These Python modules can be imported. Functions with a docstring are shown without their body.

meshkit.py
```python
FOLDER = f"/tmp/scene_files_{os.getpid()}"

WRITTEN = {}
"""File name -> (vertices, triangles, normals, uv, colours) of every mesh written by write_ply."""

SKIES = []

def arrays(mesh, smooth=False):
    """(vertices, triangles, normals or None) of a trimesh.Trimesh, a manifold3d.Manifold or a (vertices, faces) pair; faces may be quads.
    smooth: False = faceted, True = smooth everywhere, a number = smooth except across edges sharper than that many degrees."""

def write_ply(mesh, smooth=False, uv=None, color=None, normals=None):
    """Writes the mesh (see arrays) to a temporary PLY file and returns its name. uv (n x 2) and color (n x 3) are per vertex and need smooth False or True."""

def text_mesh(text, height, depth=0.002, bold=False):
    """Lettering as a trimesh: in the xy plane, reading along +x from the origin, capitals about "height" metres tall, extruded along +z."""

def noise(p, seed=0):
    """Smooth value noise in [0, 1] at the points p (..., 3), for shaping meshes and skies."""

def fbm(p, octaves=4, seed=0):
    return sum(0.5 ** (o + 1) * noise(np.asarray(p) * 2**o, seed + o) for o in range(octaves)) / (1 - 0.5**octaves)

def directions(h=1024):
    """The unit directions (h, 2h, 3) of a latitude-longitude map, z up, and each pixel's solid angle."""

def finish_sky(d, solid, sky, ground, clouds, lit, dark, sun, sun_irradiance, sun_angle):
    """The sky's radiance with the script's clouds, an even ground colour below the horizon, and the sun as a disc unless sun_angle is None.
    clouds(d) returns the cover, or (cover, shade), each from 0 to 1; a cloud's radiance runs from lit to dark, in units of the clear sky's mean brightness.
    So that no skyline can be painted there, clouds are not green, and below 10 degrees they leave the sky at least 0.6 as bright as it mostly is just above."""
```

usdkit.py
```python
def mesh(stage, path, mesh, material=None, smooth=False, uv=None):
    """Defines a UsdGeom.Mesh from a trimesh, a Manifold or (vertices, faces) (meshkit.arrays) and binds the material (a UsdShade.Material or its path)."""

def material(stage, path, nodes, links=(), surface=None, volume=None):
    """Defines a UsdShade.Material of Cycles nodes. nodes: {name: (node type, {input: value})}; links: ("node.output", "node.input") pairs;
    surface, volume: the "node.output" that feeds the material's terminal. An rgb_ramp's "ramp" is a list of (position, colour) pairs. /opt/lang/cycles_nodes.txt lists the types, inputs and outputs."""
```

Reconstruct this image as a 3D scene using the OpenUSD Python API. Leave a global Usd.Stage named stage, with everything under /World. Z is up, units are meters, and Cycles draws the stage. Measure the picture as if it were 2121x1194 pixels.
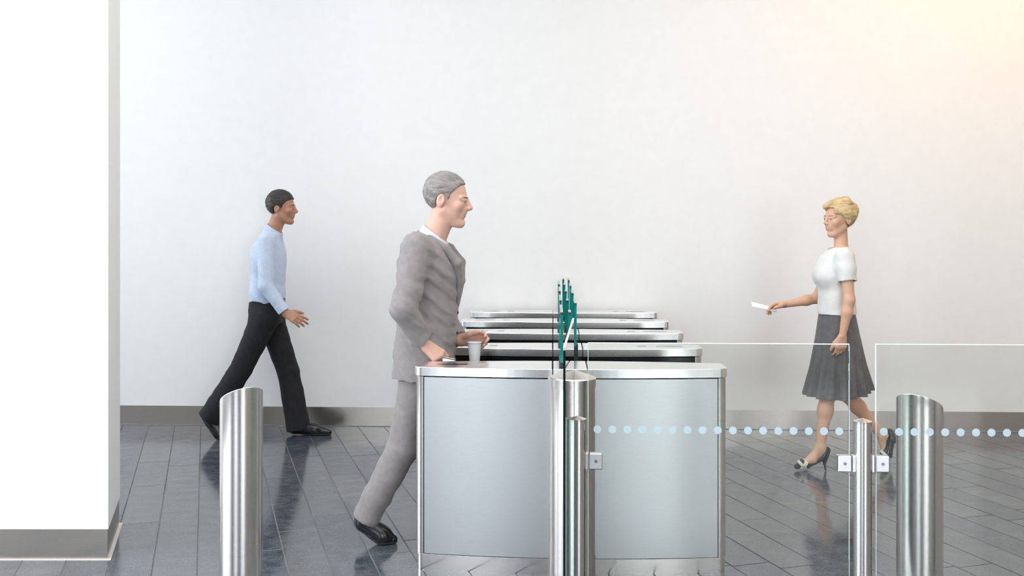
import math, numpy as np, trimesh, manifold3d as m3, usdkit, meshkit
from pxr import Usd, UsdGeom, UsdLux, UsdShade, Gf, Sdf
from shapely.geometry import Polygon, Point, box as sbox
from shapely import affinity

stage = Usd.Stage.CreateInMemory()
UsdGeom.SetStageUpAxis(stage, UsdGeom.Tokens.z)
UsdGeom.SetStageMetersPerUnit(stage, 1.0)
UsdGeom.Xform.Define(stage, '/World')
UsdGeom.Scope.Define(stage, '/World/Looks')

# ------------------------------------------------------------------ camera
F_PX, CX, HY, EYE = 2050.0, 1060.5, 473.0, 1.53          # focal length in pixels (2121 wide), horizon row, eye height
YAW = math.atan(86 / F_PX)
cam = UsdGeom.Camera.Define(stage, '/World/camera')
cam.CreateHorizontalApertureAttr(36.0)
cam.CreateVerticalApertureAttr(36.0 * 1194 / 2121)
cam.CreateFocalLengthAttr(36.0 * F_PX / 2121)
cam.CreateVerticalApertureOffsetAttr(-36.0 * (597 - HY) / 2121)
cam.CreateClippingRangeAttr(Gf.Vec2f(0.05, 200))
cam.CreateExposureAttr(0.2)
xc = UsdGeom.Xformable(cam)
xc.AddTranslateOp().Set(Gf.Vec3d(0, 0, EYE))
xc.AddRotateZOp().Set(math.degrees(YAW))
xc.AddRotateXOp().Set(90.0)

# ------------------------------------------------------------------ light
def light_rect(name, pos, rot, w, h, power, color):
    l = UsdLux.RectLight.Define(stage, '/World/' + name)
    l.CreateWidthAttr(w); l.CreateHeightAttr(h); l.CreateIntensityAttr(power); l.CreateColorAttr(Gf.Vec3f(*color))
    x = UsdGeom.Xformable(l); x.AddTranslateOp().Set(Gf.Vec3d(*pos)); x.AddRotateXYZOp().Set(Gf.Vec3f(*rot))
    return l
dome = UsdLux.DomeLight.Define(stage, '/World/sky_light')
dome.CreateIntensityAttr(0.9); dome.CreateColorAttr(Gf.Vec3f(0.86, 0.92, 1.0))
# daylight through the glazing (a tall window in the left wall, two behind the camera) and a long rooflight
light_rect('daylight_left', (-6.85, 0.9, 2.3), (90, 0, -90), 6.6, 3.6, 3.4, (0.90, 0.95, 1.0))
light_rect('daylight_front', (3.6, -5.85, 2.3), (90, 0, 0), 3.4, 3.6, 3.2, (0.93, 0.97, 1.0))
light_rect('daylight_front_left', (-3.2, -5.85, 2.3), (90, 0, 0), 2.6, 3.6, 2.4, (0.90, 0.97, 1.0))
light_rect('rooflight', (-1.1, 2.3, 4.62), (0, 0, 0), 8.2, 6.8, 1.70, (0.965, 0.97, 0.975))
light_rect('daylight_corridor', (-6.85, 6.3, 2.3), (90, 0, -90), 2.0, 3.6, 2.9, (0.90, 0.95, 1.0))
# warm ceiling lamp near the back wall, out of the frame at upper right
light_rect('warm_lamp', (3.7, 6.2, 4.5), (40, 0, 0), 2.6, 0.9, 4.6, (1.0, 0.57, 0.20))

# ------------------------------------------------------------------ helpers
L = '/World/Looks/'
COUNT = {}
def numbered(path):
    n = COUNT.get(path, 0); COUNT[path] = n + 1
    return path if n == 0 else f'{path}_{n:03d}'
def path_of(o):
    return '/World' if o is None else str(o.GetPath())
def obj(name, mesh, mat, parent=None, smooth=False):
    p = numbered(path_of(parent) + '/' + name)
    return usdkit.mesh(stage, p, mesh, L + mat, smooth=smooth).GetPrim()
def tag(o, label=None, cat=None, group=None, kind=None):
    for k, v in (('label', label), ('category', cat), ('group', group), ('kind', kind)):
        if v: o.SetCustomDataByKey(k, v)
    return o
def thing(name, loc=(0, 0, 0), rz=0.0, **kw):
    x = UsdGeom.Xform.Define(stage, numbered('/World/' + name))
    x.AddTranslateOp().Set(Gf.Vec3d(*map(float, loc))); x.AddRotateZOp().Set(float(rz))
    return tag(x.GetPrim(), **kw)
def struct(name, mesh, mat, parent=None, smooth=False):
    o = obj(name, mesh, mat, parent, smooth)
    if parent is None: tag(o, kind='structure')
    return o
def at(px, py, z):
    """The point seen at pixel (px, py) at depth z along the camera's axis."""
    X = (px - CX) / F_PX * z
    return np.array([X * math.cos(YAW) - z * math.sin(YAW), z * math.cos(YAW) + X * math.sin(YAW), EYE - (py - HY) / F_PX * z])
def box(x0, x1, y0, y1, z0, z1):
    b = trimesh.creation.box((x1 - x0, y1 - y0, z1 - z0)); b.apply_translation(((x0 + x1) / 2, (y0 + y1) / 2, (z0 + z1) / 2)); return b
def rbox(x0, x1, y0, y1, z0, z1, r=0.003):
    """Box with chamfered edges."""
    pts = []
    for sx, a in ((-1, x0), (1, x1)):
        for sy, b in ((-1, y0), (1, y1)):
            for sz, c in ((-1, z0), (1, z1)):
                pts += [(a - sx * r, b - sy * r, c), (a - sx * r, b, c - sz * r), (a, b - sy * r, c - sz * r)]
    return trimesh.convex.convex_hull(np.array(pts))
def join(*ms): return trimesh.util.concatenate(ms)
def cyl(r, z0, z1, x=0, y=0, n=48):
    return lathe([(0, z0), (r, z0), (r, z1), (0, z1)], x, y, n)
def lathe(prof, x=0, y=0, n=64):
    """Revolves (radius, z) pairs, listed from the bottom up on the outside; ends on the axis are closed."""
    th = np.linspace(0, 2 * np.pi, n, endpoint=False); v, f, rings = [], [], []
    for r, z in prof:
        if r < 1e-9: rings.append([len(v)]); v.append((x, y, z))
        else:
            rings.append(list(range(len(v), len(v) + n))); v += [(x + r * math.cos(t), y + r * math.sin(t), z) for t in th]
    for a, b in zip(rings, rings[1:]):
        for i in range(n):
            j = (i + 1) % n
            if len(a) == 1 and len(b) == 1: continue
            if len(a) == 1: f.append((a[0], b[j], b[i]))
            elif len(b) == 1: f.append((a[i], a[j], b[0]))
            else: f += [(a[i], a[j], b[j]), (a[i], b[j], b[i])]
    return trimesh.Trimesh(np.array(v), np.array(f), process=False)
def slab(poly, z0, z1, bev=0.0, both=False):
    """Convex polygon extruded with bevelled top (and bottom) edges."""
    def ring(p, z): return [(x, y, z) for x, y in list(p.exterior.coords)[:-1]]
    inner = poly.buffer(-bev, join_style=1, quad_segs=4) if bev else poly
    pts = ring(poly, z0 + (bev if both else 0)) + ring(poly, z1 - bev) + ring(inner, z1)
    if both: pts += ring(inner, z0)
    if bev: 
        mid = poly.buffer(-bev * 0.3); pts += ring(mid, z1 - bev * 0.3)
    return trimesh.convex.convex_hull(np.array(pts))
def tube(pts, r, n=10):
    pts = np.asarray(pts, float); ms = []
    for a, b in zip(pts, pts[1:]): ms.append(trimesh.creation.cylinder(r, segment=[a, b], sections=n))
    return join(*ms)

# ------------------------------------------------------------------ materials
def mat(name, nodes, links, surface): usdkit.material(stage, L + name, nodes, links, surface=surface)
def plain(name, color, rough=0.5, metallic=0.0, **kw):
    mat(name, {'p': ('principled_bsdf', dict(base_color=color, roughness=rough, metallic=metallic, **kw))}, [], 'p.BSDF')
def mottled(name, c1, c2, scale, rough, bump=0.0, bscale=None, stretch=(1, 1, 1), metallic=0.0, detail=4, **kw):
    n = {'t': ('texture_coordinate', {}), 'm': ('mapping', {'scale': stretch}), 'n': ('noise_texture', {'scale': scale, 'detail': detail}),
         'r': ('rgb_ramp', {'ramp': [(0.3, c1), (0.7, c2)]}), 'p': ('principled_bsdf', dict(roughness=rough, metallic=metallic, **kw))}
    l = [('t.object', 'm.vector'), ('m.vector', 'n.vector'), ('n.fac', 'r.fac'), ('r.color', 'p.base_color')]
    if bump:
        n['n2'] = ('noise_texture', {'scale': bscale or scale, 'detail': 3}); n['b'] = ('bump', {'strength': bump, 'distance': 0.002})
        l += [('m.vector', 'n2.vector'), ('n2.fac', 'b.height'), ('b.normal', 'p.normal')]
    mat(name, n, l, 'p.BSDF')
def steel(name, color, rough, aniso=0.65, radial=True, stretch=(8, 8, 700), bump=0.004):
    n = {'t': ('texture_coordinate', {}), 'm': ('mapping', {'scale': stretch}), 'n': ('noise_texture', {'scale': 4.0, 'detail': 3}),
         'r': ('map_range', {'from_min': 0.3, 'from_max': 0.7, 'to_min': rough - 0.012, 'to_max': rough + 0.015}),
         'c': ('rgb_ramp', {'ramp': [(0.25, tuple(x * 0.99 for x in color)), (0.75, color)]}),
         'b': ('bump', {'strength': bump, 'distance': 0.001}),
         'p': ('principled_bsdf', {'metallic': 1.0, 'anisotropic': aniso})}
    l = [('t.object', 'm.vector'), ('m.vector', 'n.vector'), ('n.fac', 'r.value'), ('r.result', 'p.roughness'), ('n.fac', 'c.fac'), ('c.color', 'p.base_color'), ('n.fac', 'b.height'), ('b.normal', 'p.normal')]
    if radial:
        n['g'] = ('tangent', {'direction_type': 'radial', 'axis': 'z'}); l.append(('g.tangent', 'p.tangent'))
    mat(name, n, l, 'p.BSDF')

mottled('wall_white', (0.86, 0.855, 0.85), (0.88, 0.875, 0.87), 14, 0.75, bump=0.03, bscale=180)
mottled('pillar_white', (0.87, 0.875, 0.88), (0.885, 0.89, 0.895), 14, 0.75, bump=0.03, bscale=180)
plain('ceiling_white', (0.85, 0.85, 0.85), 0.8)
plain('cladding_grey', (0.2, 0.2, 0.21), 0.6)
plain('timber_panel', (0.62, 0.53, 0.44), 0.6)
plain('frame_dark', (0.05, 0.05, 0.055), 0.4)
mottled('grout', (0.13, 0.135, 0.14), (0.24, 0.25, 0.26), 5, 0.8)
steel('steel', (0.73, 0.69, 0.665), 0.195, aniso=0.75)
steel('steel_panel', (0.68, 0.69, 0.70), 0.33, aniso=0.3, bump=0.003)
steel('steel_lid', (0.96, 0.95, 0.94), 0.215, aniso=0.0, radial=False, stretch=(8, 500, 500), bump=0.002)
steel('steel_trim', (0.52, 0.475, 0.44), 0.3, aniso=0.4, radial=False, bump=0.003)
plain('clamp_steel', (0.72, 0.71, 0.72), 0.36, 1.0)
plain('screw_steel', (0.3, 0.3, 0.3), 0.35, 1.0)
plain('black_panel', (0.006, 0.006, 0.007), 0.22)
plain('black_gloss', (0.004, 0.004, 0.006), 0.08)
plain('grey_disc', (0.32, 0.33, 0.33), 0.4)
plain('dark_gap', (0.01, 0.01, 0.01), 0.7)
plain('clamp_black', (0.012, 0.02, 0.022), 0.4)
plain('dot_white', (0.56, 0.68, 0.75), 0.6)
plain('sealant', (0.62, 0.58, 0.57), 0.6)
def pane(name, tint, ior=1.26):
    mat(name, {'t': ('transparent_bsdf', {'color': tint}), 'g': ('glossy_bsdf', {'color': (1, 1, 1), 'roughness': 0.0}), 'f': ('fresnel', {'IOR': ior}), 'm': ('mix_closure', {})},
        [('f.fac', 'm.fac'), ('t.BSDF', 'm.closure1'), ('g.BSDF', 'm.closure2')], 'm.closure')
pane('pane_clear', (0.955, 0.965, 0.955))
pane('pane_wing', (0.86, 0.95, 0.92))
plain('edge_pale', (0.78, 0.9, 0.88), 0.12, specular_ior_level=0.8)
plain('edge_teal', (0.0, 0.2, 0.18), 0.15)
plain('edge_black', (0.002, 0.012, 0.012), 0.12)
plain('edge_grey', (0.30, 0.42, 0.40), 0.3)
plain('edge_white', (0.85, 0.86, 0.86), 0.3)
for i, (a, b) in enumerate([((.042, .051, .066), (.10, .111, .128)), ((.05, .058, .07), (.11, .119, .133)), ((.03, .039, .055), (.084, .095, .116)), ((.06, .066, .076), (.12, .127, .138))]):
    n = {'t': ('texture_coordinate', {}), 'm': ('mapping', {'rotation': (0, 0, math.radians(-19.6)), 'scale': (1.0, 1.3, 1.0)}),
         'n': ('noise_texture', {'scale': 9.0, 'detail': 6, 'roughness': 0.65}), 'r': ('rgb_ramp', {'ramp': [(0.3, a), (0.7, b)]}),
         's': ('noise_texture', {'scale': 110.0, 'detail': 3, 'roughness': 0.75}), 'sr': ('rgb_ramp', {'ramp': [(0.555, (0, 0, 0)), (0.72, (1, 1, 1))]}),
         'sf': ('math', {'math_type': 'multiply', 'value2': 0.65}), 'x': ('mix', {'color2': (0.4, 0.42, 0.45)}),
         'rr': ('map_range', {'from_min': 0.3, 'from_max': 0.7, 'to_min': 0.06, 'to_max': 0.19}),
         'bn': ('noise_texture', {'scale': 60.0, 'detail': 5, 'roughness': 0.6}), 'b': ('bump', {'strength': 0.07, 'distance': 0.002}),
         'p': ('principled_bsdf', {'specular_ior_level': 1.0, 'ior': 1.55})}
    mat(f'slate_{i}', n, [('t.object', 'm.vector'), ('m.vector', 'n.vector'), ('n.fac', 'r.fac'), ('m.vector', 's.vector'), ('s.fac', 'sr.fac'), ('sr.color', 'sf.value1'),
        ('sf.value', 'x.fac'), ('r.color', 'x.color1'), ('x.color', 'p.base_color'), ('n.fac', 'rr.value'), ('rr.result', 'p.roughness'), ('m.vector', 'bn.vector'), ('bn.fac', 'b.height'), ('b.normal', 'p.normal')], 'p.BSDF')

# ------------------------------------------------------------------ the room
WALL_Y, X0, X1, Y0, CEIL = 7.59, -7.0, 7.0, -6.0, 4.7
struct('wall_back', box(X0, X1, WALL_Y, WALL_Y + 0.2, -0.05, CEIL), 'wall_white')
struct('wall_far_left', join(box(X0 - .2, X0, Y0, -3.0, -.05, CEIL), box(X0 - .2, X0, 4.3, 5.3, -.05, CEIL), box(X0 - .2, X0, 7.3, WALL_Y + .2, -.05, CEIL), box(X0 - .2, X0, 5.3, 7.3, -.05, 0.4), box(X0 - .2, X0, 5.3, 7.3, 4.2, CEIL), box(X0 - .2, X0, -3.0, 4.3, -.05, 0.4), box(X0 - .2, X0, -3.0, 4.3, 4.2, CEIL)), 'wall_white')
struct('wall_right', box(X1, X1 + .2, Y0, WALL_Y + .2, -.05, CEIL), 'timber_panel')
struct('wall_front', join(box(X0, -4.6, Y0 - .2, Y0, -.05, CEIL), box(-1.8, 1.8, Y0 - .2, Y0, -.05, CEIL), box(5.4, X1, Y0 - .2, Y0, -.05, CEIL),
       *[box(a, b, Y0 - .2, Y0, z0, z1) for a, b in ((-4.6, -1.8), (1.8, 5.4)) for z0, z1 in ((-.05, .4), (4.2, CEIL))]), 'cladding_grey')
struct('ceiling', box(X0, X1, Y0, WALL_Y, CEIL, CEIL + .1), 'ceiling_white')
for n, (a, b) in enumerate(((-4.6, -1.8), (1.8, 5.4))):
    w = thing('window_%d' % (n + 2), kind='structure')
    obj('frame', join(*[box(x - .03, x + .03, Y0 - .12, Y0 - .04, .4, 4.2) for x in (a + .03, (a + b) / 2, b - .03)], *[box(a, b, Y0 - .12, Y0 - .04, z - .03, z + .03) for z in (.43, 4.17)]), 'frame_dark', w)
    obj('pane', box(a, b, Y0 - .085, Y0 - .075, .4, 4.2), 'pane_clear', w)
w = thing('window_1', kind='structure')
obj('frame', join(*[box(X0 - .12, X0 - .04, y - .03, y + .03, .4, 4.2) for y in (-2.97, -.5, 1.9, 4.27)], *[box(X0 - .12, X0 - .04, -3, 4.3, z - .03, z + .03) for z in (.43, 4.17)]), 'frame_dark', w)
obj('pane', box(X0 - .085, X0 - .075, -3, 4.3, .4, 4.2), 'pane_clear', w)

w = thing('window_4', kind='structure')
obj('frame', join(*[box(X0 - .12, X0 - .04, y - .03, y + .03, .4, 4.2) for y in (5.33, 7.27)], *[box(X0 - .12, X0 - .04, 5.3, 7.3, z - .03, z + .03) for z in (.43, 4.17)]), 'frame_dark', w)
obj('pane', box(X0 - .085, X0 - .075, 5.3, 7.3, .4, 4.2), 'pane_clear', w)

# pillar at the left: the end of a white wall
A, B = np.array([-2.052, 4.483]), np.array([-2.239, 5.027])
R = np.array([math.cos(YAW), math.sin(YAW)])
foot = Polygon([A, B, B - R * 4.4, A - R * 4.4])
BH = 0.140
struct('wall_left', trimesh.creation.extrude_polygon(foot, CEIL - BH, engine='earcut').apply_translation((0, 0, BH)), 'pillar_white')
struct('baseboard_left', trimesh.creation.extrude_polygon(foot.buffer(-0.004, join_style=2), BH - 0.004, engine='earcut').apply_translation((0, 0, 0.002)), 'steel_trim')
joint = foot.buffer(0.012, join_style=2).difference(foot.buffer(-0.02, join_style=2))
struct('trim_1', trimesh.creation.extrude_polygon(joint, 0.0035, engine='earcut').apply_translation((0, 0, -0.0005)), 'sealant')
struct('baseboard_back', box(X0, X1, WALL_Y - 0.005, WALL_Y + 0.01, 0.004, 0.147), 'steel_trim')

# floor: slate strips of random length laid askew to the walls
floor = tag(stage.DefinePrim('/World/floor', 'Xform'), kind='structure')
obj('grout_bed', box(X0, X1, Y0, WALL_Y, -0.06, -0.0035), 'grout', floor)
rng = np.random.default_rng(5)
GA = math.radians(19.6)
d1, d2 = np.array([-math.sin(GA), math.cos(GA)]), np.array([math.cos(GA), math.sin(GA)])
room = sbox(X0, Y0, X1, WALL_Y - 0.004)
ref = at(685, 880.5, EYE * F_PX / (880.5 - HY))[:2] @ d2
TW, J = 0.1925, 0.0042
def tile_mesh(p, z):
    q = p.buffer(-0.0015, join_style=2)
    if q.is_empty or q.geom_type != 'Polygon': return None
    return trimesh.convex.convex_hull(np.array([(x, y, zz) for pp, zz in ((p, -0.02), (p, z - 0.0012), (q, z)) for x, y in list(pp.exterior.coords)[:-1]]))
view, rest = [], {0: [], 1: [], 2: [], 3: []}
vis = Polygon([(at(-60, 1194, 4.2)[0], at(-60, 1194, 4.2)[1]), tuple(at(2180, 1194, 4.2)[:2]), tuple(at(2180, 900, 7.9)[:2]), tuple(at(180, 900, 7.9)[:2])]).difference(foot)
for k in range(-70, 70):
    a = ref + k * TW; t = -14 + rng.uniform(0, 1)
    while t < 14:
        ln = rng.choice([0.46, 0.62, 0.78, 0.94, 1.1]); c = [d2 * u + d1 * v for u, v in ((a, t), (a + TW - J, t), (a + TW - J, t + ln - J), (a, t + ln - J))]
        t += ln
        p = Polygon(c).intersection(room)
        if p.is_empty or p.geom_type != 'Polygon' or p.area < 1e-3: continue
        z = rng.uniform(-0.0006, 0.0004); vnt = int(rng.integers(0, 4)); m = tile_mesh(p, z)
        if m is None: continue
        if p.intersection(vis).area > 0.004: view.append((p.distance(Point(0, 0)), m, vnt))
        else: rest[vnt].append(m)
view.sort(key=lambda x: x[0])
for d, m, v in view[:300]: obj('tile', m, f'slate_{v}', floor)
for d, m, v in view[300:]: rest[v].append(m)
for v in rest: tag(obj('outlying_tile', join(*rest[v]), f'slate_{v}', floor), kind='stuff')

# ------------------------------------------------------------------ turnstiles
CXW, HALF = 0.0735, 0.6985                                  # centre line and half length along x
LIDZ, LIDT = 0.9085, 0.040
def lens(grow=0.0, half=HALF, mid=0.137, end=0.085):
    """Plan of a cabinet about its centre: bowed long sides, rounded ends."""
    xs = np.linspace(-half, half, 41)
    hw = end + (mid - end) * (1 - (xs / half) ** 2)
    p = Polygon(list(zip(xs, -hw)) + list(zip(xs[::-1], hw[::-1])))
    return p.buffer(-0.035, quad_segs=10).buffer(0.035 + grow, quad_segs=10)
def cut(p, a, b): return p.intersection(sbox(a, -1, b, 1))
GAP = 0.075
def turnstile(y, label, group, steel_front, far=True):
    t = thing('turnstile', (CXW, y, 0), 0, label=label, cat='turnstile', group=group)
    full = lens(); body = lens(-0.006)
    for a, b in ((-1, -GAP - .004), (GAP + .004, 1)):
        lid = obj('lid', slab(cut(full, a, b), LIDZ - LIDT, LIDZ, 0.0035), 'steel_lid', t, smooth=15)
        s = -1 if a < 0 else 1
        if steel_front and s > 0: continue
        oval = affinity.scale(Point(0, 0).buffer(1, quad_segs=12), 0.07, 0.022)
        obj('card_reader', slab(affinity.translate(oval, s * 0.535, 0.0), LIDZ - .006, LIDZ + .0012, 0.0005), 'black_gloss' if steel_front else 'grey_disc', t, smooth=30)
        obj('indicator_disc', slab(affinity.translate(affinity.scale(Point(0, 0).buffer(1, quad_segs=12), 0.024, 0.02), s * 0.392, 0.0), LIDZ - .006, LIDZ + .0012, 0.0005), 'grey_disc', t, smooth=30)
    tag(obj('lid', slab(cut(full, -GAP, GAP), LIDZ - LIDT, LIDZ, 0.0035), 'steel_lid', t, smooth=15), label='short middle lid section between the long lids')
    obj('core', slab(lens(-0.03), 0.05, LIDZ - LIDT, 0), 'dark_gap', t)
    obj('plinth', slab(lens(-0.010), 0.0, 0.068, 0.002), 'steel', t, smooth=15)
    ex = 0.657                                            # end posts: rounded steel columns
    for s in (-1, 1):
        e = cut(body, ex, 1) if s > 0 else cut(body, -1, -ex)
        obj('end_post', slab(e, 0.0705, LIDZ - LIDT - .003, 0.001), 'steel', t, smooth=15)
    pz0, pz1 = 0.0715, LIDZ - LIDT - 0.006
    for side in (-1, 1):
        sm = 'steel_panel' if (steel_front and side < 0) else 'black_panel'
        for a, b in ((-ex + .004, -GAP - .003), (GAP + .003, ex - .004)):
            pl = cut(body, a, b).difference(lens(-0.022))
            g = [q for q in getattr(pl, 'geoms', [pl]) if q.centroid.y * side > 0]
            obj('side_panel', trimesh.creation.extrude_polygon(g[0], pz1 - pz0, engine='earcut').apply_translation((0, 0, pz0)), sm, t, smooth=35)
        pl = cut(body, -GAP, GAP).difference(lens(-0.022))
        g = [q for q in getattr(pl, 'geoms', [pl]) if q.centroid.y * side > 0]
        obj('centre_post', trimesh.creation.extrude_polygon(g[0], pz1 - pz0, engine='earcut').apply_translation((0, 0, pz0)), 'steel', t, smooth=35)
    # glass wings, edge on to the lane: one standing in the middle, one reaching out on either side
    for x, y0, y1, z0, z1 in ((-0.037, -0.09, 0.33, 0.93, 1.157), (0.0, 0.0, 0.115, 0.93, 1.150), (0.036, -0.27, -0.02, 0.935, 1.157)):
        if steel_front and x > 0 or not far and x < 0: continue
        wg = obj('glass_wing', rbox(x - .0055, x + .0055, y0 + .003, y1 - .003, z0, z1 - .003, 0.001), 'pane_wing', t)
        obj('edge', box(x - .0062, x + .0062, y0, y0 + .0035, z0, z1 - .0065), 'edge_teal', wg); obj('edge', box(x - .0062, x + .0062, y1 - .0035, y1, z0, z1), 'edge_teal', wg)
        obj('top_edge', box(x - .0062, x + .0062, y0, y1 - .0035, z1 - .003, z1), 'edge_grey', wg)
        obj('cap', box(x - .0066, x + .0066, y0 - .001, y0 + .004, z1 - .0125, z1 - .0035), 'clamp_black', wg)
        if x > 0: cl = rbox(x - .013, x + .013, y0 + .004, y0 + .05, 0.6, 0.95, 0.004)
        else: cl = rbox(x - .012, x + .012, y0 + .004, y0 + .07, LIDZ - .002, 0.955, 0.005)
        obj('clamp', cl, 'clamp_black', wg)
    return t
def row_y(z): return z * math.cos(YAW) + 0.0735 * math.sin(YAW) + 0.137 * 1.0
ROWN = 'turnstiles in a row'
ROWS = [4.368, 5.098, 5.845, 6.560, 7.270]
turnstile(row_y(ROWS[0]), 'nearest steel turnstile cabinet with brushed front panels and bright lid', ROWN, True)
two = turnstile(row_y(ROWS[1]), 'second steel turnstile from the front, with black side panel under its lid', ROWN, False)
for z, lab in ((ROWS[2], 'third of the five turnstiles, between the second and the fourth row'), (ROWS[3], 'fourth turnstile from the front, one before the back wall')):
    r = thing('turnstile', (CXW, row_y(z), 0), 0, label=lab, cat='turnstile', group=ROWN)
    r.GetReferences().AddInternalReference(two.GetPath()); r.SetInstanceable(True)
turnstile(row_y(ROWS[4]), 'farthest turnstile, standing close against the white back wall', ROWN, False, False)

# ------------------------------------------------------------------ swing gate: thick column and glass leaf
gx, gy = 0.0775, 4.152
col = thing('gate_column', (gx, gy, 0), label='thick steel column with shallow cone cap in front of the nearest turnstile', cat='gate post')
CR = 0.1005
shaft = lathe([(0, 0), (CR - .002, 0), (CR - .002, .888), (0, .888)], n=96)
obj('shaft', shaft, 'steel', col, smooth=35)
obj('collar', lathe([(CR - .004, .868), (CR + .001, .868), (CR + .001, .9035), (CR - .001, .905), (0, .905)], n=96), 'steel', col, smooth=35)
obj('cap', lathe([(CR - .002, .904), (CR - .006, .908), (.012, .9365), (0, .938)], n=24), 'steel', col, smooth=8)
obj('hinge_slot', box(-.004, .001, -CR - .0006, -CR + .02, .3, .868), 'dark_gap', col)
p_far, p_near = np.array([0.081, 4.05]), np.array([0.0335, 3.063])
u = (p_far - p_near) / np.linalg.norm(p_far - p_near); n_ = np.array([u[1], -u[0]]); ln = np.linalg.norm(p_far - p_near)
leaf = thing('gate_leaf', (p_near[0], p_near[1], 0), math.degrees(math.atan2(u[1], u[0])), label='frameless glass gate leaf seen edge on, standing open before the thick column', cat='glass gate')
H0, H1 = 0.10, 1.163
obj('glass', rbox(0.003, ln - .003, -.003, .003, H0 + .003, H1 - .003, .001), 'pane_wing', leaf)
for e in (box(0, .003, -.0035, .0035, H0, H1 - .012), box(ln - .003, ln, -.0035, .0035, H0, H1 - .003), box(.003, ln - .003, -.0035, .0035, H0, H0 + .003)): obj('edge', e, 'edge_black', leaf)
obj('top_edge', box(0.002, ln, -.0035, .0035, H1 - .003, H1), 'edge_white', leaf)
obj('corner_cap', box(-.0005, .004, -.004, .004, H1 - .011, H1 - .0035), 'clamp_steel', leaf)

# ------------------------------------------------------------------ glass fence
FY, PR = 3.331, 0.0298
def fence_post(x, sides, label):
    t = thing('fence_post', (x, FY, 0), label=label, cat='post')
    obj('tube', lathe([(0, 0), (PR, 0), (PR, .886), (0, .886)], n=64), 'steel', t, smooth=35)
    obj('cap', lathe([(PR - .001, .8858), (PR + .0006, .887), (PR + .0006, .8895), (.004, .8985), (0, .899)], n=48), 'steel', t, smooth=20)
    for s in sides:
        a = PR - .004
        b = obj('bracket', join(rbox(*sorted((s * (a + .014), s * (a + .058))), -.014, -.0062, .722, .776, .003), rbox(*sorted((s * (a + .014), s * (a + .058))), .0062, .014, .722, .776, .003),
                rbox(*sorted((s * a, s * (a + .0105))), -.012, .012, .721, .777, .002)), 'clamp_steel', t)
        obj('screw', lathe([(.0058, 0), (.0058, .0012), (.0035, .0012), (.003, .0004), (0, .0004)], n=20).apply_transform(trimesh.transformations.rotation_matrix(math.pi / 2, (1, 0, 0))).apply_translation((s * (a + .036), -.0138, .750)), 'screw_steel', b)
    return t
def glass_panel(x0, x1, first, n, label):
    t = thing('glass_panel', ((x0 + x1) / 2, FY, 0), label=label, cat='glass panel')
    h = (x1 - x0) / 2; z0, z1 = .09, 1.146
    obj('glass', rbox(-h + .002, h - .002, -.0045, .0045, z0 + .002, z1 - .002, .001), 'pane_clear', t)
    for e in (box(-h, -h + .0017, -.005, .005, z0, z1 - .0035), box(h - .0017, h, -.005, .005, z0, z1 - .0035), box(-h + .0022, h - .0022, -.005, .005, z0, z0 + .002)): obj('edge', e, 'edge_pale', t)
    obj('top_edge', rbox(-h, h, -.005, .005, z1 - .0035, z1, .001), 'edge_white', t)
    for k in range(n):
        obj('dot', lathe([(0, 0), (.0131, 0), (.0131, .0006), (0, .0006)], n=24).apply_transform(trimesh.transformations.rotation_matrix(math.pi / 2, (1, 0, 0))).apply_translation((first + .05 * k - (x0 + x1) / 2, -.0047, .8555)), 'dot_white', t)
    return t
fence_post(0.080, (1,), 'slim steel post in front of the thick gate column, single glass bracket')
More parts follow.
